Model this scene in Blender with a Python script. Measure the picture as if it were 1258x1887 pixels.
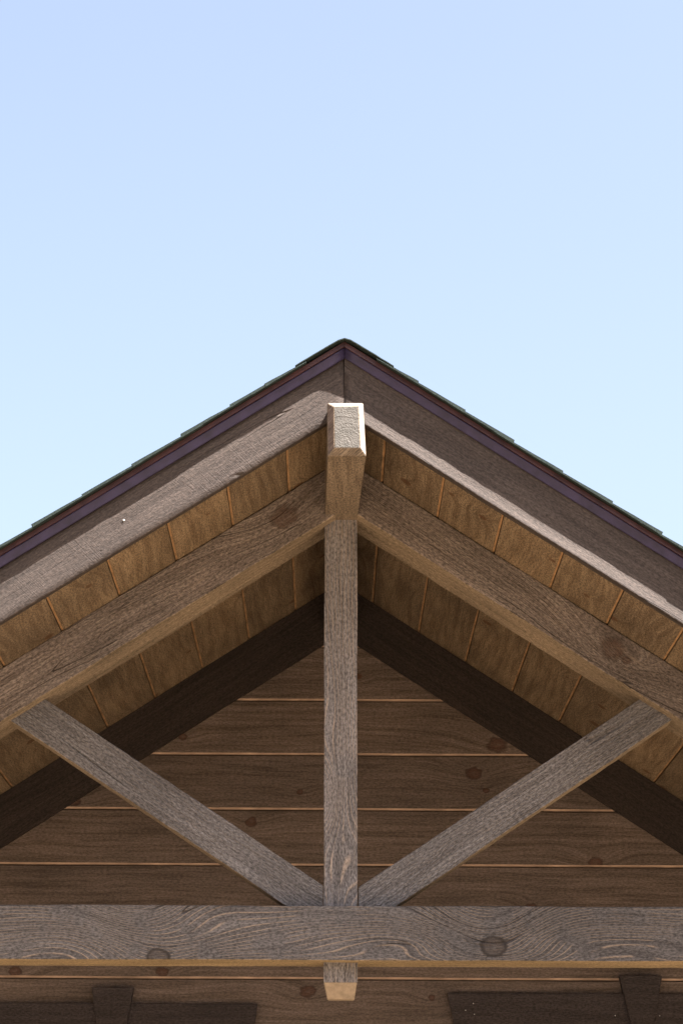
import bpy, bmesh, math, random
from mathutils import Matrix, Vector, noise
random.seed(7)
scene = bpy.context.scene
for o in list(bpy.data.objects): bpy.data.objects.remove(o)
COL = scene.collection

# ------------------------------------------------------------------ camera
cd = bpy.data.cameras.new('camera'); cam = bpy.data.objects.new('camera', cd); COL.objects.link(cam)
R3 = Vector((0.9999766, -0.00540089, 0.00419945)); D3 = Vector((0.0055079, 0.27144851, -0.9624372)); F3 = Vector((0.00405808, 0.96243781, 0.2714719))
m = Matrix.Identity(4)
for i in range(3):
    m[i][0] = R3[i]; m[i][1] = -D3[i]; m[i][2] = -F3[i]
m.translation = (0, 0, 1.6)
cam.matrix_world = m
cd.sensor_fit = 'VERTICAL'; cd.sensor_height = 36.0; cd.lens = 85.0
cd.clip_start = 0.1; cd.clip_end = 8000
scene.camera = cam

# ------------------------------------------------------------------ light
SUN = Vector((1.57, -1.0, 3.1)).normalized()          # towards the sun
elev = math.asin(SUN.z)
world = bpy.data.worlds.new('World'); scene.world = world; world.use_nodes = True
wn = world.node_tree.nodes; wl = world.node_tree.links
bg = wn['Background']
sky = wn.new('ShaderNodeTexSky'); sky.sky_type = 'NISHITA'; sky.sun_disc = False
sky.sun_elevation = elev; sky.sun_rotation = math.atan2(SUN.x, SUN.y)
sky.altitude = 300; sky.air_density = 1.0; sky.dust_density = 6.5; sky.ozone_density = 0.2
hs = wn.new('ShaderNodeHueSaturation'); hs.inputs['Saturation'].default_value = 0.84
wl.new(sky.outputs[0], hs.inputs['Color']); wl.new(hs.outputs[0], bg.inputs[0]); bg.inputs[1].default_value = 0.050
sd = bpy.data.lights.new('sun', 'SUN'); sd.energy = 5.0; sd.angle = math.radians(0.5); sd.color = (1.0, 0.95, 0.88)
so = bpy.data.objects.new('sun', sd); COL.objects.link(so); so.location = (5, -4, 12)
so.rotation_euler = SUN.to_track_quat('Z', 'Y').to_euler()
vs = scene.view_settings
vs.view_transform = 'Standard'; vs.look = 'None'; vs.gamma = 1.0; vs.use_curve_mapping = False; vs.exposure = 2.86

# ------------------------------------------------------------------ materials
class NT:
    def __init__(s, name):
        s.m = bpy.data.materials.new(name); s.m.use_nodes = True
        s.t = s.m.node_tree; s.n = s.t.nodes; s.b = s.n['Principled BSDF']
    def new(s, ty, **kw):
        n = s.n.new(ty)
        for k, v in kw.items(): setattr(n, k, v)
        return n
    def put(s, sock, v):
        if isinstance(v, bpy.types.NodeSocket): s.t.links.new(v, sock)
        else: sock.default_value = v
    def math(s, op, a, b=0.0, c=None, clamp=False):
        n = s.new('ShaderNodeMath', operation=op, use_clamp=clamp)
        s.put(n.inputs[0], a); s.put(n.inputs[1], b)
        if c is not None: s.put(n.inputs[2], c)
        return n.outputs[0]
    def comb(s, x, y, z):
        n = s.new('ShaderNodeCombineXYZ'); s.put(n.inputs[0], x); s.put(n.inputs[1], y); s.put(n.inputs[2], z); return n.outputs[0]
    def noise(s, v, scale=1.0, detail=3.0, rough=0.55, dist=0.0):
        n = s.new('ShaderNodeTexNoise'); s.put(n.inputs['Vector'], v); n.inputs['Scale'].default_value = scale
        n.inputs['Detail'].default_value = detail; n.inputs['Roughness'].default_value = rough; n.inputs['Distortion'].default_value = dist
        return n.outputs['Fac']
    def rng(s, v, a, b, c=0.0, d=1.0, smooth=False):
        n = s.new('ShaderNodeMapRange'); s.put(n.inputs[0], v)
        if smooth: n.interpolation_type = 'SMOOTHSTEP'
        for i, q in enumerate((a, b, c, d)): s.put(n.inputs[1 + i], q)
        return n.outputs[0]
    def mix(s, f, a, b, mode='MIX'):
        n = s.new('ShaderNodeMix', data_type='RGBA', blend_type=mode)
        s.put(n.inputs[0], f)
        for sock, v in ((n.inputs[6], a), (n.inputs[7], b)):
            s.put(sock, v if isinstance(v, bpy.types.NodeSocket) else (*v, 1.0))
        return n.outputs[2]
    def bump(s, h, dist, strength=1.0, prev=None):
        n = s.new('ShaderNodeBump'); n.inputs['Strength'].default_value = strength; n.inputs['Distance'].default_value = dist
        s.put(n.inputs['Height'], h)
        if prev: s.t.links.new(prev, n.inputs['Normal'])
        return n.outputs[0]

def wood(name, dark, light, knots=(), hubs=(), auto_knots=True, raw=None, raised=0.0, saw=0.3, bump=0.0012,
         grain=55.0, blot=0.35, vary=0.14, knotcol=(0.085, 0.035, 0.016), cracks=0.0, rough=0.78, warp=0.06, spots=0.0, k=1.0, mott=0.48, kwob=1.5, krim=0.55):
    """Stained sawn timber: grain runs along local X; knots = [(x, v, r)] in the piece's own metres."""
    AK = 0.55 * k; dark = tuple(q * AK for q in dark); light = tuple(q * AK for q in light); raw = raw and tuple(q * AK for q in raw)
    knotcol = tuple(q * AK for q in knotcol)
    w = NT(name)
    tc = w.new('ShaderNodeTexCoord'); sp = w.new('ShaderNodeSeparateXYZ'); w.t.links.new(tc.outputs['Object'], sp.inputs[0])
    rnd = w.new('ShaderNodeObjectInfo').outputs['Random']
    X, Y, Z = sp.outputs
    V = w.math('ADD', Z, w.math('MULTIPLY', Y, 0.83))
    off = w.math('MULTIPLY', rnd, 61.0)
    Xo = w.math('ADD', X, off); Vo = w.math('ADD', V, w.math('MULTIPLY', off, 0.37))
    P2 = w.comb(Xo, Vo, 0.0)
    h = w.math('ADD', Vo, w.math('MULTIPLY', w.math('SUBTRACT', w.noise(w.comb(w.math('MULTIPLY', Xo, 0.9), w.math('MULTIPLY', Vo, 3.5), 0.0), 1.0, 2.0), 0.5), warp * 2))
    kmask = None; rim = None
    def addk(d, r, mask_amt=1.0):
        nonlocal kmask
        q = w.math('MULTIPLY', w.rng(d, r * 0.62, r * 1.25, mask_amt, 0.0, True), w.rng(d, 0.0, r * 0.9, 0.45, 0.8))
        kmask = q if kmask is None else w.math('MAXIMUM', kmask, q)
    for (kx, kv, kr) in knots:
        dx = w.math('SUBTRACT', X, kx); dv = w.math('SUBTRACT', V, kv)
        wob = w.math('MULTIPLY', w.math('SUBTRACT', w.noise(P2, 24.0, 4.0, 0.6), 0.5), kr * kwob)
        d = w.math('ADD', w.math('SQRT', w.math('ADD', w.math('MULTIPLY', w.math('MULTIPLY', dx, dx), 0.60), w.math('MULTIPLY', dv, dv))), wob)
        addk(d, kr)
        rm = w.rng(w.math('ABSOLUTE', w.math('SUBTRACT', d, kr)), kr * 0.02, kr * 0.30, krim, 0.0, True)
        rim = rm if rim is None else w.math('MAXIMUM', rim, rm)
        dsm = w.math('ADD', w.math('MULTIPLY', w.math('MULTIPLY', dx, dx), 0.22), w.math('MULTIPLY', dv, dv))
        g = w.math('POWER', 2.718, w.math('MULTIPLY', dsm, -1.0 / (2 * (kr * 2.1) ** 2)))
        h = w.math('ADD', h, w.math('MULTIPLY', g, kr * 2.6))
    for (kx, kv, a, b, amp) in hubs:
        dx = w.math('SUBTRACT', X, kx); dv = w.math('SUBTRACT', V, kv)
        dsm = w.math('ADD', w.math('MULTIPLY', w.math('MULTIPLY', dx, dx), 1.0 / (2 * a * a)), w.math('MULTIPLY', w.math('MULTIPLY', dv, dv), 1.0 / (2 * b * b)))
        h = w.math('ADD', h, w.math('MULTIPLY', w.math('POWER', 2.718, w.math('MULTIPLY', dsm, -1.0)), amp))
    if auto_knots:
        vo = w.new('ShaderNodeTexVoronoi', voronoi_dimensions='2D', feature='F1')
        w.t.links.new(w.comb(w.math('MULTIPLY', Xo, 0.75), Vo, 0.0), vo.inputs['Vector']); vo.inputs['Scale'].default_value = 3.4
        sep = w.new('ShaderNodeSeparateColor'); w.t.links.new(vo.outputs['Color'], sep.inputs[0])
        d = w.math('DIVIDE', vo.outputs['Distance'], 3.4)
        rr = w.rng(sep.outputs[0], 0.30, 1.0, 0.0, 0.026)
        wob = w.math('MULTIPLY', w.math('SUBTRACT', w.noise(P2, 40.0, 2.0), 0.5), 0.014)
        d2 = w.math('ADD', d, wob)
        q = w.rng(w.math('SUBTRACT', d2, rr), -0.004, 0.002, 0.8, 0.0, True)
        kmask = q if kmask is None else w.math('MAXIMUM', kmask, q)
        g = w.math('POWER', 2.718, w.math('DIVIDE', w.math('MULTIPLY', w.math('MULTIPLY', d, d), -0.5), 0.0016))
        h = w.math('ADD', h, w.math('MULTIPLY', g, w.math('MULTIPLY', rr, 2.2)))
    G = w.noise(w.comb(w.math('MULTIPLY', Xo, 1.6), w.math('MULTIPLY', h, grain), 0.0), 1.0, 5.0, 0.65)
    G2 = w.noise(w.comb(w.math('MULTIPLY', Xo, 9.0), w.math('MULTIPLY', h, grain * 4.5), 0.0), 1.0, 3.0, 0.6)
    gmix = w.rng(w.math('ADD', w.math('MULTIPLY', G, 0.7), w.math('MULTIPLY', G2, 0.3)), 0.40, 0.60)
    c = w.mix(gmix, dark, light)
    B = w.noise(w.comb(w.math('MULTIPLY', Xo, 2.2), w.math('MULTIPLY', Vo, 5.0), 1.7), 1.0, 4.0, 0.6)
    c = w.mix(1.0, c, w.mix(w.rng(B, 0.3, 0.7), (1 - blot,) * 3, (1 + blot * 0.6,) * 3), 'MULTIPLY')
    F = w.noise(w.comb(w.math('MULTIPLY', Xo, 60.0), w.math('MULTIPLY', Vo, 140.0), 0.0), 1.0, 2.0, 0.7)
    c = w.mix(1.0, c, w.mix(w.rng(F, 0.36, 0.64), (1 - mott,) * 3, (1 + mott,) * 3), 'MULTIPLY')
    hgt = w.math('ADD', w.math('MULTIPLY', F, 0.55), w.math('MULTIPLY', G, 0.5))
    if raised:
        fr = w.math('FRACT', w.math('MULTIPLY', h, 62.0))
        ln = w.math('MULTIPLY', w.rng(w.math('ABSOLUTE', w.math('SUBTRACT', fr, 0.5)), 0.02, 0.16, 1.0, 0.0, True),
                    w.rng(w.noise(P2, 7.0, 3.0), 0.40, 0.52))
        ln = w.math('MULTIPLY', ln, w.rng(F, 0.3, 0.55, 0.4, 1.0))
        c = w.mix(w.math('MULTIPLY', ln, raised), c, tuple(q * AK for q in (0.66, 0.51, 0.41)))
        hgt = w.math('ADD', hgt, w.math('MULTIPLY', ln, 0.5))
    if raw:
        pa = w.noise(w.comb(w.math('MULTIPLY', Xo, 5.0), w.math('MULTIPLY', Vo, 26.0), 3.0), 1.0, 4.0, 0.65)
        c = w.mix(w.rng(pa, 0.60, 0.72, 0.0, 0.55), c, raw)
    if cracks:
        ck = w.math('ABSOLUTE', w.math('SUBTRACT', w.noise(w.comb(w.math('MULTIPLY', Xo, 0.7), w.math('MULTIPLY', h, 9.0), 5.0), 1.0, 1.0), 0.5))
        cm = w.math('MULTIPLY', w.rng(ck, 0.0, 0.006, 1.0, 0.0), w.rng(w.noise(w.comb(w.math('MULTIPLY', Xo, 1.3), w.math('MULTIPLY', Vo, 6.0), 9.0), 1.0, 1.0), 0.5, 0.58))
        c = w.mix(w.math('MULTIPLY', cm, cracks), c, (0.03, 0.022, 0.018))
        hgt = w.math('SUBTRACT', hgt, w.math('MULTIPLY', cm, 1.5))
    if saw:
        sw = w.noise(w.comb(w.math('ADD', w.math('MULTIPLY', Xo, 190.0), w.math('MULTIPLY', Vo, 40.0)), w.math('MULTIPLY', Vo, 14.0), 0.0), 1.0, 2.0, 0.5)
        patch = w.rng(w.noise(P2, 5.0, 2.0), 0.42, 0.6)
        hgt = w.math('ADD', hgt, w.math('MULTIPLY', w.math('MULTIPLY', sw, patch), saw))
    if spots:
        s_ = w.rng(w.noise(P2, 21.0, 3.0, 0.6), 0.62, 0.70, 0.0, spots)
        c = w.mix(s_, c, (0.10, 0.075, 0.06))
    if kmask is not None:
        kc = w.mix(w.rng(w.noise(P2, 130.0, 2.0), 0.3, 0.7), tuple(k * 0.6 for k in knotcol), tuple(k * 1.5 for k in knotcol))
        c = w.mix(kmask, c, kc)
    if rim is not None: c = w.mix(rim, c, tuple(q * 0.42 for q in knotcol))
    c = w.mix(1.0, c, w.mix(rnd, (1 - vary, 1 - vary, 1 - vary * 0.9), (1 + vary, 1 + vary * 0.9, 1 + vary * 0.75)), 'MULTIPLY')
    w.t.links.new(c, w.b.inputs['Base Color'])
    w.b.inputs['Roughness'].default_value = rough; w.b.inputs['Specular IOR Level'].default_value = 0.25
    w.t.links.new(w.bump(hgt, bump * 4), w.b.inputs['Normal'])
    return w.m

def plain(name, col, rough=0.6, var=0.25, scale=18.0, bump=0.0, spec=0.3, metal=0.0):
    w = NT(name)
    tc = w.new('ShaderNodeTexCoord'); P = tc.outputs['Object']
    N = w.noise(P, scale, 4.0, 0.6)
    c = w.mix(w.rng(N, 0.3, 0.7), tuple(q * (1 - var) for q in col), tuple(q * (1 + var) for q in col))
    w.t.links.new(c, w.b.inputs['Base Color']); w.b.inputs['Roughness'].default_value = rough
    w.b.inputs['Specular IOR Level'].default_value = spec; w.b.inputs['Metallic'].default_value = metal
    if bump: w.t.links.new(w.bump(w.noise(P, scale * 9, 3.0, 0.7), bump), w.b.inputs['Normal'])
    return w.m

STD = (0.150, 0.112, 0.092); STL = (0.265, 0.212, 0.182)       # grey brown stain
RAW = (0.40, 0.27, 0.17)
SOD = (0.150, 0.098, 0.056); SOL = (0.270, 0.194, 0.122)       # soffit
SID = (0.088, 0.062, 0.047); SIL = (0.165, 0.123, 0.103)       # gable boards
M = {}
M['soffit'] = wood('soffit_stain', SOD, SOL, k=1.22, bump=0.0005, blot=0.32, grain=40, knotcol=(0.10, 0.042, 0.016), spots=0.35, vary=0.20)
M['groove'] = plain('bare_groove_wood', (0.27, 0.155, 0.075), 0.8, 0.5, 7)
M['bevel'] = plain('bare_bevel_wood', (0.33, 0.225, 0.165), 0.8, 0.45, 5)
M['siding'] = wood('siding_stain', SID, SIL, k=1.34, mott=0.3, blot=0.25, grain=46, warp=0.05, vary=0.10)
M['frieze'] = wood('dark_frieze_stain', (0.032, 0.021, 0.017), (0.058, 0.040, 0.033), k=0.95, auto_knots=False, blot=0.2, vary=0.06)
M['trim'] = wood('dark_window_trim', (0.052, 0.038, 0.036), (0.082, 0.062, 0.060), k=0.85, auto_knots=False, blot=0.15, vary=0.05, grain=30)
M['plum'] = plain('plum_painted_moulding', (0.021, 0.016, 0.046), 0.5, 0.35, 14)
M['drip'] = plain('dark_red_metal_edge', (0.042, 0.017, 0.016), 0.45, 0.4, 16)
M['shingle'] = plain('asphalt_shingle', (0.012, 0.020, 0.018), 0.95, 0.5, 120, 0.003)
M['deck'] = plain('roof_sheathing', (0.10, 0.07, 0.05), 0.9, 0.2, 10)
M['nail'] = plain('galvanised_nail', (0.42, 0.41, 0.39), 0.45, 0.05, 10)
M['nailhole'] = plain('sunken_nail_hole', (0.03, 0.024, 0.02), 0.9, 0.05, 10)

# ------------------------------------------------------------------ mesh helpers
TH = 0.652; ANG = math.atan(TH); CA, SA = math.cos(ANG), math.sin(ANG)
T = 10.36            # front of the truss
FY = T - 0.78        # front of the barge boards
WY = T + 2.31        # face of the gable wall
BACK = 16.6
CX = 0.05            # ridge

def link(o, parent=None, label=None):
    COL.objects.link(o)
    if parent is not None:
        o.parent = parent; o.matrix_parent_inverse = parent.matrix_basis.inverted()
    if label: o['label'] = label
    return o

def mesh_obj(name, bm, mats, mat4, parent, label=None, smooth=False):
    bmesh.ops.recalc_face_normals(bm, faces=bm.faces)
    me = bpy.data.meshes.new(name); bm.to_mesh(me); bm.free()
    for q in mats: me.materials.append(q)
    if smooth:
        for p in me.polygons: p.use_smooth = True
    o = bpy.data.objects.new(name, me); o.matrix_basis = mat4
    return link(o, parent, label)

def frame(ox, oy, oz, ang):
    return Matrix.Translation((ox, oy, oz)) @ Matrix.Rotation(-ang, 4, 'Y')

def roughen(bm, amp, step=0.035, yamp=0.25, seed=0.0):
    xs = [v.co.x for v in bm.verts]; x = min(xs) + step; x1 = max(xs)
    while x < x1 - step * 0.5:
        g = bm.verts[:] + bm.edges[:] + bm.faces[:]
        bmesh.ops.bisect_plane(bm, geom=g, dist=1e-5, plane_co=(x, 0, 0), plane_no=(1, 0, 0)); x += step * random.uniform(0.8, 1.2)
    for v in bm.verts:
        p = v.co + Vector((seed, seed * 1.7, seed * 0.3))
        n = noise.noise_vector(p * 2.3) * 1.6 + noise.noise_vector(p * 13) * 0.8 + noise.noise_vector(p * 47) * 0.5
        v.co += Vector((0, n.y * yamp, n.z)) * amp

def to_local(pts, ox, oz, ang):
    c, s = math.cos(ang), math.sin(ang)
    return [((x - ox) * c + (z - oz) * s, -(x - ox) * s + (z - oz) * c) for x, z in pts]

def timber(name, pts, y0, y1, ox, oz, ang, mat, parent, label=None, bev=0.005, amp=0.0014, step=0.035, under=None):
    """A stick of timber: outline pts in the XZ plane, from y0 back to y1, grain along ang."""
    bm = bmesh.new(); lp = to_local(pts, ox, oz, ang)
    a = [bm.verts.new((x, 0, z)) for x, z in lp]; b = [bm.verts.new((x, y1 - y0, z)) for x, z in lp]
    bm.faces.new(a); bm.faces.new(b[::-1])
    for i in range(len(lp)):
        j = (i + 1) % len(lp); bm.faces.new((a[i], b[i], b[j], a[j]))
    if bev: bmesh.ops.bevel(bm, geom=bm.edges[:], offset=bev, segments=2, affect='EDGES', profile=0.6)
    if amp: roughen(bm, amp, step, seed=random.uniform(0, 90))
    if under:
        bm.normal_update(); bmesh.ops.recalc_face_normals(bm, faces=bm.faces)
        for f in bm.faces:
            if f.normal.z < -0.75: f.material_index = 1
    return mesh_obj(name, bm, [mat] + ([under] if under else []), frame(ox, y0, oz, ang), parent, label)

def sweep(name, prof, x0f, x1f, mat4, mats, parent, label=None, step=0.05, amp=0.0, midx=None, yamp=0.25, smooth=False, faceted=()):
    """prof = [(y, z)] closed outline swept along local X between x0f(z) and x1f(z); midx[i] = material of side i."""
    bm = bmesh.new(); n = len(prof)
    L = max(x1f(z) - x0f(z) for _, z in prof); k = max(1, int(L / step)); rows = []; sd_ = random.uniform(0, 90)
    for q in range(k + 1):
        t = q / k; row = []
        for y, z in prof:
            p = Vector((x0f(z) * (1 - t) + x1f(z) * t, y, z))
            if amp:
                r = Vector((p.x + sd_, p.y * 1.0 + sd_, p.z))
                nn = noise.noise_vector(r * 2.1) * 1.6 + noise.noise_vector(r * 12) * 0.8 + noise.noise_vector(r * 45) * 0.5
                p += Vector((0, nn.y * yamp, nn.z)) * amp
            row.append(bm.verts.new(p))
        rows.append(row)
    for q in range(k):
        for i in range(n):
            j = (i + 1) % n; f = bm.faces.new((rows[q][i], rows[q + 1][i], rows[q + 1][j], rows[q][j]))
            if midx: f.material_index = midx[i]
            f.smooth = i in faceted
    bm.faces.new(rows[0]); bm.faces.new(rows[-1][::-1])
    return mesh_obj(name, bm, mats, mat4, parent, label, smooth)

def box(bm, x0, x1, y0, y1, z0, z1):
    r = bmesh.ops.create_cube(bm, size=1.0)
    for v in r['verts']:
        v.co = Vector((x0 + (v.co.x + .5) * (x1 - x0), y0 + (v.co.y + .5) * (y1 - y0), z0 + (v.co.z + .5) * (z1 - z0)))

I4 = Matrix.Identity(4)
# ------------------------------------------------------------------ ground
w = NT('dry_sandy_ground'); tc = w.new('ShaderNodeTexCoord')
n1 = w.noise(tc.outputs['Object'], 0.35, 5.0, 0.6); n2 = w.noise(tc.outputs['Object'], 30.0, 3.0, 0.7)
c = w.mix(w.rng(n1, 0.3, 0.7), (0.155, 0.116, 0.075), (0.198, 0.150, 0.096))
c = w.mix(1.0, c, w.mix(n2, (0.8,) * 3, (1.15,) * 3), 'MULTIPLY')
w.t.links.new(c, w.b.inputs['Base Color']); w.b.inputs['Roughness'].default_value = 0.95
w.t.links.new(w.bump(n2, 0.02), w.b.inputs['Normal'])
bm = bmesh.new(); bmesh.ops.create_grid(bm, x_segments=8, y_segments=8, size=3000)
g = mesh_obj('ground', bm, [w.m], I4, None); g['kind'] = 'structure'

bm = bmesh.new(); box(bm, -2.95, 3.05, 9.95, 12.66, -0.05, 0.14)
pf = mesh_obj('added_floor_slab', bm, [plain('added_dark_slab', (0.05, 0.038, 0.03), 0.8, 0.2, 6)], Matrix.Identity(4), None); pf['kind'] = 'structure'  # unseen dark slab, added to weaken bounce on the rear soffit and wall
# ------------------------------------------------------------------ the building
root = bpy.data.objects.new('gabled_cabin', None); root.location = (CX, WY, 0); root.empty_display_size = 0.5
link(root); root['label'] = 'weathered grey-brown timber cabin with an open king-post truss under its gabled roof'; root['category'] = 'cabin'

def soff(x): return 4.775 - TH * abs(x - CX)

# --- walls: sheathing box + siding boards
bm = bmesh.new(); zt = lambda x: soff(x) + 0.10
def gable_slab(y0, y1):
    out = [(-2.85, 0.0), (2.95, 0.0), (2.95, zt(2.95)), (CX, zt(CX)), (-2.85, zt(-2.85))]
    a = [bm.verts.new((x, y0, z)) for x, z in out]; b = [bm.verts.new((x, y1, z)) for x, z in out]
    bm.faces.new(a); bm.faces.new(b[::-1])
    for i in range(5): bm.faces.new((a[i], b[i], b[(i + 1) % 5], a[(i + 1) % 5]))
gable_slab(WY + 0.024, WY + 0.10); gable_slab(BACK - 0.5, BACK - 0.4)
box(bm, -2.85, -2.75, WY + 0.11, BACK - 0.51, 0, soff(-2.85) + 0.06); box(bm, 2.85, 2.95, WY + 0.11, BACK - 0.51, 0, soff(2.95) + 0.06)
wall = mesh_obj('wall', bm, [M['deck']], I4, root, 'gable wall clad in wide brown horizontal boards')

BH = 0.2922; Z0 = 4.4191 - 15 * BH
sid_knots = {   # board -> knots seen in it (world x, z, radius)
    9: [],
}
KN = [(0.757, 3.742, .030), (0.885, 3.895, .036), (-.78, 3.93, .016), (-1.35, 3.585, .024), (-.41, 3.478, .022), (-.11, 2.605, .028), (.53, 2.575, .014),
      (-1.69, 3.41, .018), (1.39, 3.275, .026), (.82, 3.65, .012), (-.86, 2.70, .022), (-1.62, 2.70, .024), (1.05, 3.04, .020), (-.16, 3.64, .012)]
for i in range(17):
    zb = Z0 + i * BH; zb_, zt_ = zb, zb + BH
    if zt_ < 0.05: continue
    half = min(2.86, (4.93 - zt_) / TH) if i < 16 else 0.3
    if half <= 0.06: half = 0.3
    h_ = BH if i < 16 else 0.22
    prof = [(0.0, 0.0120), (0.0, h_ - 0.005), (0.006, h_ - 0.002), (0.022, h_ - 0.002), (0.022, 0.002), (0.0110, 0.002)]
    ks = [(kx - CX, kz - zb, kr) for kx, kz, kr in KN if zb < kz < zb + BH]
    mat = M['siding'] if not ks else wood('siding_stain_knotty', SID, SIL, k=1.34, mott=0.3, knots=ks, auto_knots=False, blot=0.25, grain=46, warp=0.05, vary=0.10, knotcol=(0.065, 0.022, 0.010))
    sweep('siding_board', prof, lambda z: -half, lambda z: half, Matrix.Translation((CX, WY, zb)), [mat, M['bevel']], wall,
          step=0.08, amp=0.0008, midx=[0, 0, 0, 0, 0, 1], yamp=0.3)

# --- frieze boards under the soffit
for s in (-1, 1):
    a = s * -ANG
    lz0, lz1 = (4.487 - 4.775) * CA, -0.0025
    xe = (lambda z: (0.0012 * s - s * z * SA) / CA)
    far = 3.35 * s
    x0f, x1f = ((lambda z: far), xe) if s < 0 else (xe, (lambda z: far))
    prof = [(0.0, lz0), (0.0, lz1), (0.026, lz1), (0.026, lz0)]
    sweep('frieze_board', prof, x0f, x1f, frame(CX, WY - 0.028, 4.775, a), [M['frieze']], wall, 'dark brown board along the top of the gable wall', step=0.06, amp=0.0015)

# --- window head trims with keystones
def lintel(cx, x0, x1, zt, lab, kx0, kx1, kz, klab, ksl):
    hb = 0.20
    l = timber('window_lintel', [(x0, zt), (x1, zt), (x1 - 0.026, zt - hb), (x0 + 0.042, zt - hb)], WY - 0.036, WY - 0.001, cx, zt, 0.0, M['trim'], wall, lab, bev=0.003, amp=0.0006)
    timber('keystone', [(kx0, kz), (kx1, kz), (kx1 - ksl, kz - 0.30), (kx0 + ksl, kz - 0.30)], WY - 0.060, WY - 0.004, (kx0 + kx1) / 2, kz, 0.0, M['trim'], l, klab, bev=0.003, amp=0.0006)
    return l
lL = lintel(-1.11, -1.855, -0.366, 2.537, 'dark brown window head board ending short of the king post', -1.218, -1.001, 2.6155, 'dark brown keystone block rising above its head board', 0.052)
lR = lintel(1.60, 0.607, 2.597, 2.597, 'dark brown window head board under the right brace', 1.491, 1.712, 2.6865, 'dark brown keystone block crossing a siding joint', 0.066)

# --- roof deck with soffit boards, shingles and ridge caps
bm = bmesh.new(); EX = 3.25
for s in (-1, 1):
    xo = CX + s * EX; out = [(CX + s * 0.001, 4.80), (xo, 4.80 - TH * EX), (xo, 5.03 - TH * EX), (CX + s * 0.001, 5.03)]
    a = [bm.verts.new((x, FY + 0.04, z)) for x, z in out]; b = [bm.verts.new((x, BACK, z)) for x, z in out]
    bm.faces.new(a); bm.faces.new(b[::-1])
    for i in range(4): bm.faces.new((a[i], b[i], b[(i + 1) % 4], a[(i + 1) % 4]))
roof = mesh_obj('roof', bm, [M['deck']], I4, root, 'gabled roof with tan board soffit and dark asphalt shingles')

# joints of the soffit boards, measured as distance from the ridge line (horizontal)
SP = 0.2468
for s in (-1, 1):
    first = 0.245 if s < 0 else 0.178
    edges = [0.004] + [first + SP * i for i in range(13)]
    for i in range(len(edges) - 1):
        u0, u1 = edges[i] / CA, edges[i + 1] / CA          # along the slope
        g = 0.0125
        if u0 > EX / CA: continue
        # local X = world +Y (grain), local Y = down slope, local Z = outward (up)
        yv = Vector((s * CA, 0, -SA)); zv = Vector((0, 0, 0)); xv = Vector((0, 1, 0)); zv = xv.cross(yv)
        if zv.z < 0: flip = True
        else: flip = False
        mt = Matrix.Identity(4)
        for r in range(3): mt[r][0], mt[r][1], mt[r][2] = xv[r], yv[r], zv[r]
        mt.translation = Vector((CX, FY + 0.036, 4.775)) + yv * u0
        k = -1 if flip else 1
        wd = u1 - u0
        e = 0.0025
        prof = [(0.0, k * e), (e, 0.0), (wd - g - 0.003, 0.0), (wd - g, k * 0.002), (wd - g + 0.002, k * 0.004), (wd - 0.0042, k * 0.005), (wd - 0.0042, k * 0.016), (wd - g, k * 0.020), (0.0, k * 0.020)]
        sweep('soffit_board', prof, lambda z: 0.0, lambda z: WY + 0.02 - FY - 0.036, mt, [M['soffit'], M['groove']], roof, step=0.08, amp=0.0006,
              midx=[0, 0, 0, 1, 1, 0, 0, 0, 0])

# shingles
def shingle_mesh(name, wid, seed, Ls=0.34):
    rr = random.Random(seed); bm = bmesh.new(); n = 5
    # local X down slope from 0 (top) to Ls (butt), local Y depth
    top = []; bot = []
    for i in range(n + 1):
        t = i / n
        fr = rr.uniform(-0.0014, 0.0014)
        top.append((t * Ls + (0.0), fr, 0.003 + 0.012 * t + rr.uniform(-0.001, 0.001)))
    a = [bm.verts.new(p) for p in top]; b = [bm.verts.new((p[0], wid, p[2])) for p in top]
    c_ = [bm.verts.new((p[0], p[1], 0.0)) for p in top]; d = [bm.verts.new((p[0], wid, 0.0)) for p in top]
    for i in range(n):
        bm.faces.new((a[i], a[i + 1], b[i + 1], b[i])); bm.faces.new((c_[i], c_[i + 1], d[i + 1], d[i]))
        bm.faces.new((a[i], a[i + 1], c_[i + 1], c_[i])); bm.faces.new((b[i], b[i + 1], d[i + 1], d[i]))
    bm.faces.new((a[0], b[0], d[0], c_[0])); bm.faces.new((a[n], b[n], d[n], c_[n]))
    bmesh.ops.recalc_face_normals(bm, faces=bm.faces)
    me = bpy.data.meshes.new(name); bm.to_mesh(me); bm.free(); me.materials.append(M['shingle']); return me
shm = [shingle_mesh('shingle', 0.985, q) for q in range(6)]
shs = [shingle_mesh('shingle', 0.985, q, 0.20) for q in range(3)]
for s in (-1, 1):
    butts = [0.325] + [0.466 + 0.2 * i for i in range(15)] if s < 0 else [0.30] + [0.493 + 0.2 * i for i in range(15)]
    xv = Vector((s * CA, 0, -SA)); yv = Vector((0, 1, 0)); zv = Vector((s * SA, 0, CA))
    for ci, bx in enumerate(butts):
        if bx > EX + 0.06: continue
        off = (ci % 2) * 0.5
        y = FY - 0.062 + random.uniform(-0.0018, 0.0018) ; j = 0
        short = ci < 1; u = bx / CA - (0.20 if short else 0.34)
        while y < BACK:
            o = bpy.data.objects.new('shingle', random.choice(shs if short else shm))
            mt = Matrix.Identity(4)
            tilt = 0.004
            for r in range(3): mt[r][0], mt[r][1], mt[r][2] = s * xv[r] if False else xv[r], yv[r], zv[r]
            mt.translation = Vector((CX, y, 5.036)) + xv * u + zv * (0.0012 * (ci % 3))
            o.matrix_basis = mt; link(o, roof)
            y += 0.99; j += 1
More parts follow.
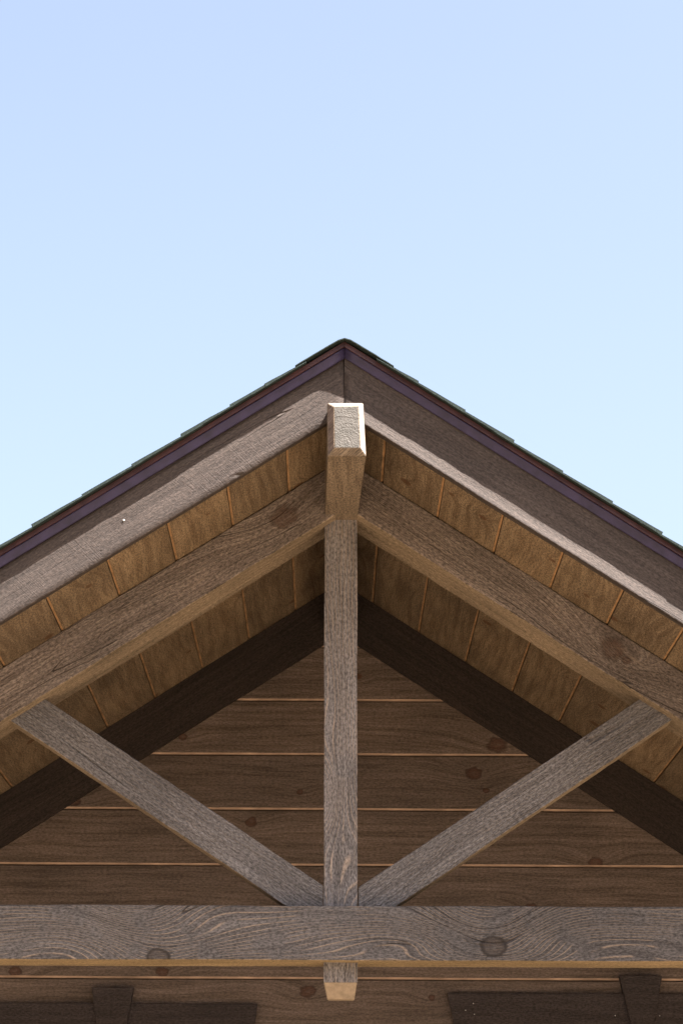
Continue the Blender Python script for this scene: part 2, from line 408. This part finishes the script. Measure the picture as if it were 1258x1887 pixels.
# ridge caps
def cap_mesh():
    bm = bmesh.new(); n = 16; rows = []
    for yy, dz in ((0.0, 0.002), (0.30, -0.003)):
        up = []; dn = []
        for i in range(n + 1):
            t = i / n * 2 - 1; x = t * 0.205
            z = -TH * (math.sqrt(x * x + 0.0003) - 0.0173) + random.uniform(-.0008, .0008)
            up.append(bm.verts.new((x, yy, z + dz + 0.0045))); dn.append(bm.verts.new((x, yy, z + dz)))
        rows.append((up, dn))
    (u0, d0), (u1, d1) = rows
    for i in range(n):
        bm.faces.new((u0[i], u0[i + 1], u1[i + 1], u1[i])); bm.faces.new((d0[i], d0[i + 1], d1[i + 1], d1[i]))
        bm.faces.new((u0[i], u0[i + 1], d0[i + 1], d0[i])); bm.faces.new((u1[i], u1[i + 1], d1[i + 1], d1[i]))
    for i in (0, n): bm.faces.new((u0[i], u1[i], d1[i], d0[i]))
    bmesh.ops.recalc_face_normals(bm, faces=bm.faces)
    me = bpy.data.meshes.new('ridge_cap'); bm.to_mesh(me); bm.free(); me.materials.append(M['shingle']); return me
cm_ = cap_mesh(); y = FY - 0.063
while y < BACK - 0.2:
    o = bpy.data.objects.new('ridge_cap', cm_); o.matrix_basis = Matrix.Translation((CX, y, 5.0345)); link(o, roof); y += 0.22

# --- barge boards, plum moulding, dark red drip edge
FASL = wood('barge_stain', k=0.32, mott=0.36, dark=(0.162, 0.118, 0.102), light=(0.282, 0.212, 0.185), auto_knots=False, blot=0.2, saw=0.45, bump=0.0009, cracks=0.8, vary=0.02, grain=38, raw=(0.36, 0.27, 0.23))
fas = {}
for s in (-1, 1):
    a = -s * ANG; far = 3.75 * s
    def P(h): return (h - 4.775) * CA
    xe = (lambda z: (0.0011 * s - s * z * SA) / CA)
    x0f, x1f = ((lambda z: far), xe) if s < 0 else (xe, (lambda z: far))
    b0, b1 = P(4.731), P(5.000)
    if s < 0:
        ln_ = lambda z: -0.004 + 0.055 * (z - b0)      # the board leans back a little
        prof = [(0.0, b0), (ln_(b0 + .003), b0 + 0.003)] + [(ln_(b0 + 0.03 * i), b0 + 0.03 * i) for i in range(1, 7)] + [(ln_(b1), b1), (0.036, b1), (0.036, b0 + 0.004), (0.032, b0)]
        lab = 'sunlit grey-brown barge board, nail heads showing'
    else:     # cupped: its lower edge curls forward
        cup = lambda z: -0.016 * max(0.0, 1 - (z - b0) / 0.080) ** 1.8
        zs = [b0 + 0.003] + [b0 + 0.010 * i for i in range(1, 10)] + [b0 + 0.11, b0 + 0.15]
        prof = [(cup(b0) + 0.003, b0)] + [(cup(z), z) for z in zs] + [(0.0, b1), (0.036, b1), (0.036, b0 + 0.004), (0.032, b0)]
        lab = 'barge board mostly in shade, its curled lower edge catching the sun'
    fas[s] = sweep('barge_board', prof, x0f, x1f, frame(CX, FY, 4.775, a), [FASL], root, lab, step=0.04, amp=0.0012, yamp=0.12, faceted=range(0, 12))
    # plum moulding
    z0, z1 = P(4.970), P(5.010); ym = lambda t: -0.006 - 0.020 * t ** 1.6
    prof = [(ym(i / 5), z0 + (z1 - z0) * i / 5) for i in range(6)] + [(0.002, z1), (0.002, z0)]
    xm0, xm1 = x0f, x1f
    sweep('rake_moulding', prof, xm0, xm1, frame(CX, FY - 0.003, 4.775, a), [M['plum']], root, 'thin plum-coloured moulding under the roof edge', step=0.06, amp=0.0007, faceted=range(0, 5))
    z0, z1 = P(5.0105), P(5.034)
    prof = [(-0.040, z0), (-0.038, z0 + 0.009), (-0.035, z0 + 0.010), (-0.034, z1), (0.05, z1), (0.05, z1 - 0.003), (-0.030, z1 - 0.004), (-0.030, z0)]
    sweep('drip_edge', prof, xm0, xm1, frame(CX, FY, 4.775, a), [M['drip']], root, 'dark red metal drip edge beneath the shingles', step=0.08, amp=0.0008)

# --- king-post truss
def Lx(pt, ox, oz, ang):
    return to_local([pt], ox, oz, ang)[0]
def kn(lst, ox, oz, ang): return [(*Lx((x, z), ox, oz, ang), r) for x, z, r in lst]
UR = wood('rafter_underside_bounce', k=1.25, dark=(0.22, 0.165, 0.110), light=(0.36, 0.27, 0.19), auto_knots=False, saw=0.3, vary=0.02, grain=40, blot=0.3)  # lighter tan: ground bounce painted onto the lower faces of rafters and braces
RD = (0.130, 0.099, 0.085); RL = (0.240, 0.192, 0.168)
for s in (-1, 1):
    a = -s * ANG; xo = CX + s * 2.95; xi = 0.048 + s * 0.0008
    tops = lambda x: 4.7735 - TH * abs(x - CX); bots = lambda x: (4.533 if s < 0 else 4.553) - TH * abs(x - CX)
    ks = kn([(1.235, 3.905, .042), (1.29, 3.855, .016)], CX, 4.65, a) if s > 0 else kn([(-.21, 4.50, .045)], CX, 4.65, a)  # left knot's dark colour stands for a stain and part of the beam's shadow
    mat = wood('truss_rafter_stain', RD, RL, k=1.25, knots=ks, auto_knots=False, raised=0.12, saw=0.5, cracks=0.9, vary=0.03, raw=(0.33, 0.25, 0.19), krim=0.3, knotcol=(0.085, 0.045, 0.030), grain=42, blot=0.3)
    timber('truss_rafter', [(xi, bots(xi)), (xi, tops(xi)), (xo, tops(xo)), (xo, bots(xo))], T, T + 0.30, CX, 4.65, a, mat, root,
           'truss rafter with a dark knot near the right brace' if s > 0 else 'truss rafter with a dark knot painted for stain and beam shadow near the ridge beam', bev=0.006, amp=0.0026, under=UR)
UT = wood('tie_underside_bounce', (0.36, 0.26, 0.14), (0.56, 0.40, 0.23), k=0.95, auto_knots=False, saw=0.3, vary=0.02, grain=40, blot=0.3)  # warm ground bounce put into the colour of the tie's underside
oz = 2.548; kT = [(.695, 2.612, .046), (-.722, 2.560, .040)]
tieM = wood('tie_beam_stain', (0.156, 0.138, 0.138), (0.278, 0.252, 0.252), k=0.62, kwob=0.45, krim=0.85, knots=[(x - CX, z - oz, r * 0.85) for x, z, r in kT],
            hubs=[(-.82 - CX, 0.275, .15, .12, .21), (-1.15 - CX, .07, .22, .05, -.06), (-.50 - CX, .10, .18, .06, .05), (.67 - CX, 0.28, .17, .13, .22), (1.15 - CX, .10, .28, .05, -.07), (.30 - CX, .09, .20, .05, -.06)],
            auto_knots=False, raised=0.95, saw=0.2, cracks=0.9, vary=0.02, knotcol=(0.125, 0.095, 0.082), grain=48, blot=0.22)
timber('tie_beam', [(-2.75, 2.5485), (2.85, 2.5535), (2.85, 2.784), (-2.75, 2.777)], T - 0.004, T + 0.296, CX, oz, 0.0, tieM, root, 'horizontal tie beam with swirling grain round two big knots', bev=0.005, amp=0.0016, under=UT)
postM = wood('king_post_stain', (0.156, 0.138, 0.136), (0.275, 0.250, 0.252), k=1.15, knots=(), auto_knots=False, hubs=[(-.34, .085, .10, .05, .11), (-.62, -.09, .16, .05, .09), (-.05, .02, .2, .03, .03)], raised=0.55, saw=0.4, cracks=0.5, vary=0.02, grain=50, blot=0.3, raw=(0.36, 0.29, 0.24))
timber('king_post', [(-.0235, 2.4665), (.1210, 2.4665), (.1140, 4.56), (-.0320, 4.56)], T + 0.09, T + 0.235, 0.046, 3.6, math.radians(90), postM, root, 'upright king post standing on the tie beam', bev=0.004, amp=0.0014)
# pale tapered foot of the king post
bm = bmesh.new()
U = [(-.0215, .002), (.1190, .002), (.1190, .143), (-.0215, .143)]; L_ = [(-.0060, .062), (.1085, .062), (.1085, .138), (-.0060, .138)]
up = [bm.verts.new((x, y, 2.4685)) for x, y in U]; lo = [bm.verts.new((x, y, 2.4005)) for x, y in L_]
bm.faces.new(up); bm.faces.new(lo)
for i in range(4): bm.faces.new((up[i], up[(i + 1) % 4], lo[(i + 1) % 4], lo[i]))
bmesh.ops.bevel(bm, geom=bm.edges[:], offset=0.003, segments=2, affect='EDGES')
M['pale'] = plain('bare_cut_wood', (0.27, 0.205, 0.145), 0.8, 0.25, 30, 0.002)
mesh_obj('post_foot', bm, [M['pale']], Matrix.Translation((0, T + 0.09, 0)), root, 'pale bare-wood tapered foot of the king post below the tie beam')
brM = wood('brace_stain', (0.156, 0.138, 0.136), (0.265, 0.243, 0.245), k=0.92, auto_knots=False, raised=0.10, saw=0.35, cracks=0.3, vary=0.03, grain=50, blot=0.22, raw=(0.34, 0.28, 0.24))
timber('brace', [(-1.60, 3.7225), (-1.36, 3.760), (-.0285, 2.8766), (-.0280, 2.70), (-.05, 2.70)], T + 0.088, T + 0.232, -.7, 3.2, -ANG, brM, root, 'diagonal brace running down to the king post under the rafter with the stain and shadow knot', bev=0.004, amp=0.0018, under=UR)
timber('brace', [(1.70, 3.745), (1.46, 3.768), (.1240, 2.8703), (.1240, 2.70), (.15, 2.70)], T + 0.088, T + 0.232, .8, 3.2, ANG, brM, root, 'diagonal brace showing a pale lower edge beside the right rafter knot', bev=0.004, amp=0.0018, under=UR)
for x in (-2.5, 2.6):
    timber('column', [(x - .07, 0.138), (x + .07, 0.138), (x + .07, 2.56), (x - .07, 2.56)], T + 0.08, T + 0.22, x, 0, math.radians(90), brM, root, amp=0.001)

# --- ridge beam
bmM = wood('ridge_beam_stain', (0.20, 0.145, 0.100), (0.33, 0.25, 0.18), auto_knots=False, saw=0.4, vary=0.02, grain=40, blot=0.2)
w = NT('beam_end_grain'); tc = w.new('ShaderNodeTexCoord'); sp = w.new('ShaderNodeSeparateXYZ'); w.t.links.new(tc.outputs['Object'], sp.inputs[0])
ey = w.math('ADD', sp.outputs[1], 0.055); ez = w.math('ADD', sp.outputs[2], 0.065)
wob = w.math('MULTIPLY', w.math('SUBTRACT', w.noise(tc.outputs['Object'], 16.0, 3.0), 0.5), 0.03)
rad = w.math('ADD', w.math('SQRT', w.math('ADD', w.math('MULTIPLY', ey, ey), w.math('MULTIPLY', ez, ez))), wob)
rg = w.noise(w.comb(w.math('MULTIPLY', rad, 95.0), 0.0, 0.0), 1.0, 3.0, 0.6)
c = w.mix(w.rng(rg, 0.35, 0.65), (0.056, 0.050, 0.045), (0.088, 0.081, 0.075))
c = w.mix(1.0, c, w.mix(w.rng(w.noise(tc.outputs['Object'], 28.0, 4.0, 0.65), 0.35, 0.65), (0.72, 0.71, 0.68), (1.18, 1.16, 1.14)), 'MULTIPLY')
an = w.math('ARCTAN2', ez, ey)
ck = w.math('MULTIPLY', w.rng(w.math('ABSOLUTE', w.math('SUBTRACT', w.math('ADD', an, w.math('MULTIPLY', wob, 6.0)), 1.15)), 0.0, 0.035, 0.8, 0.0), w.rng(rad, 0.02, 0.09, 1.0, 0.0))
c = w.mix(ck, c, (0.03, 0.025, 0.02))
w.t.links.new(c, w.b.inputs['Base Color']); w.b.inputs['Roughness'].default_value = 0.85
w.t.links.new(w.bump(w.math('ADD', rg, w.noise(tc.outputs['Object'], 160.0, 2.0)), 0.003), w.b.inputs['Normal'])
endM = w.m
paleM = plain('pale_chamfer', (0.27, 0.235, 0.205), 0.8, 0.1, 60, 0.001)
bm = bmesh.new(); y0 = FY - 0.14; c_ = 0.020
inner = [(.0072, 4.7125), (.1080, 4.7150), (.1165, 4.5345), (.0098, 4.5345)]
outer = [(-.0202, 4.734), (.1272, 4.735), (.1396, 4.506), (-.0165, 4.505)]
tr = [(-.0300, 4.735), (.1168, 4.735), (.1165, 4.511), (-.0300, 4.511)]
S = [[bm.verts.new((x, y - y0, z - 4.62)) for x, z in o_] for o_, y in ((inner, y0), (outer, y0 + c_), (tr, T + 0.02), (tr, WY - 0.03))]
f = bm.faces.new(S[0]); f.material_index = 1
for q in range(3):
    for i in range(4):
        j = (i + 1) % 4; f = bm.faces.new((S[q][i], S[q][j], S[q + 1][j], S[q + 1][i]))
        if q == 0: f.material_index = 2 if i in (0, 1) else (0 if i == 2 else 3)  # sun and shade put into chamfer colour: top and right paler, left darker
bm.faces.new(S[3][::-1])
bmesh.ops.bevel(bm, geom=bm.edges[:], offset=0.0022, segments=2, affect='EDGES')
# grain along world Y: rotate the mesh so that local X = world Y
mt = Matrix(((0, -1, 0, 0), (1, 0, 0, y0), (0, 0, 1, 4.62), (0, 0, 0, 1)))
inv = Matrix(((0, 1, 0, 0), (-1, 0, 0, 0), (0, 0, 1, 0), (0, 0, 0, 1)))
for v in bm.verts: v.co = inv @ v.co
mesh_obj('ridge_beam', bm, [bmM, endM, paleM, M['siding']], mt, root, 'projecting ridge beam with a pale bevelled end')

# --- nails
def nail(x, z, yy, r, mat, parent):
    bm = bmesh.new(); bmesh.ops.create_cone(bm, cap_ends=True, segments=10, radius1=r, radius2=r * 0.7, depth=0.004)
    mesh_obj('nail', bm, [mat], Matrix.Translation((x, yy - 0.0015, z)) @ Matrix.Rotation(math.radians(90), 4, 'X'), parent)
for x, z in ((-.853, 4.262),): nail(x, z, FY, 0.0045, M['nail'], fas[-1])
nail(-.940, 4.135, FY, 0.004, M['nailhole'], fas[-1])
nail(.885, 4.295, FY, 0.004, M['nailhole'], fas[1])
for x, z in ((1.467, 2.487), (.70, 2.51), (.745, 2.49), (.74, 2.545)): nail(x, z, WY - 0.037, 0.0028, M['nail'], lR)
for x, z in ((1.695, 2.487),): nail(x, z, WY - 0.037, 0.0028, M['nail'], lR)
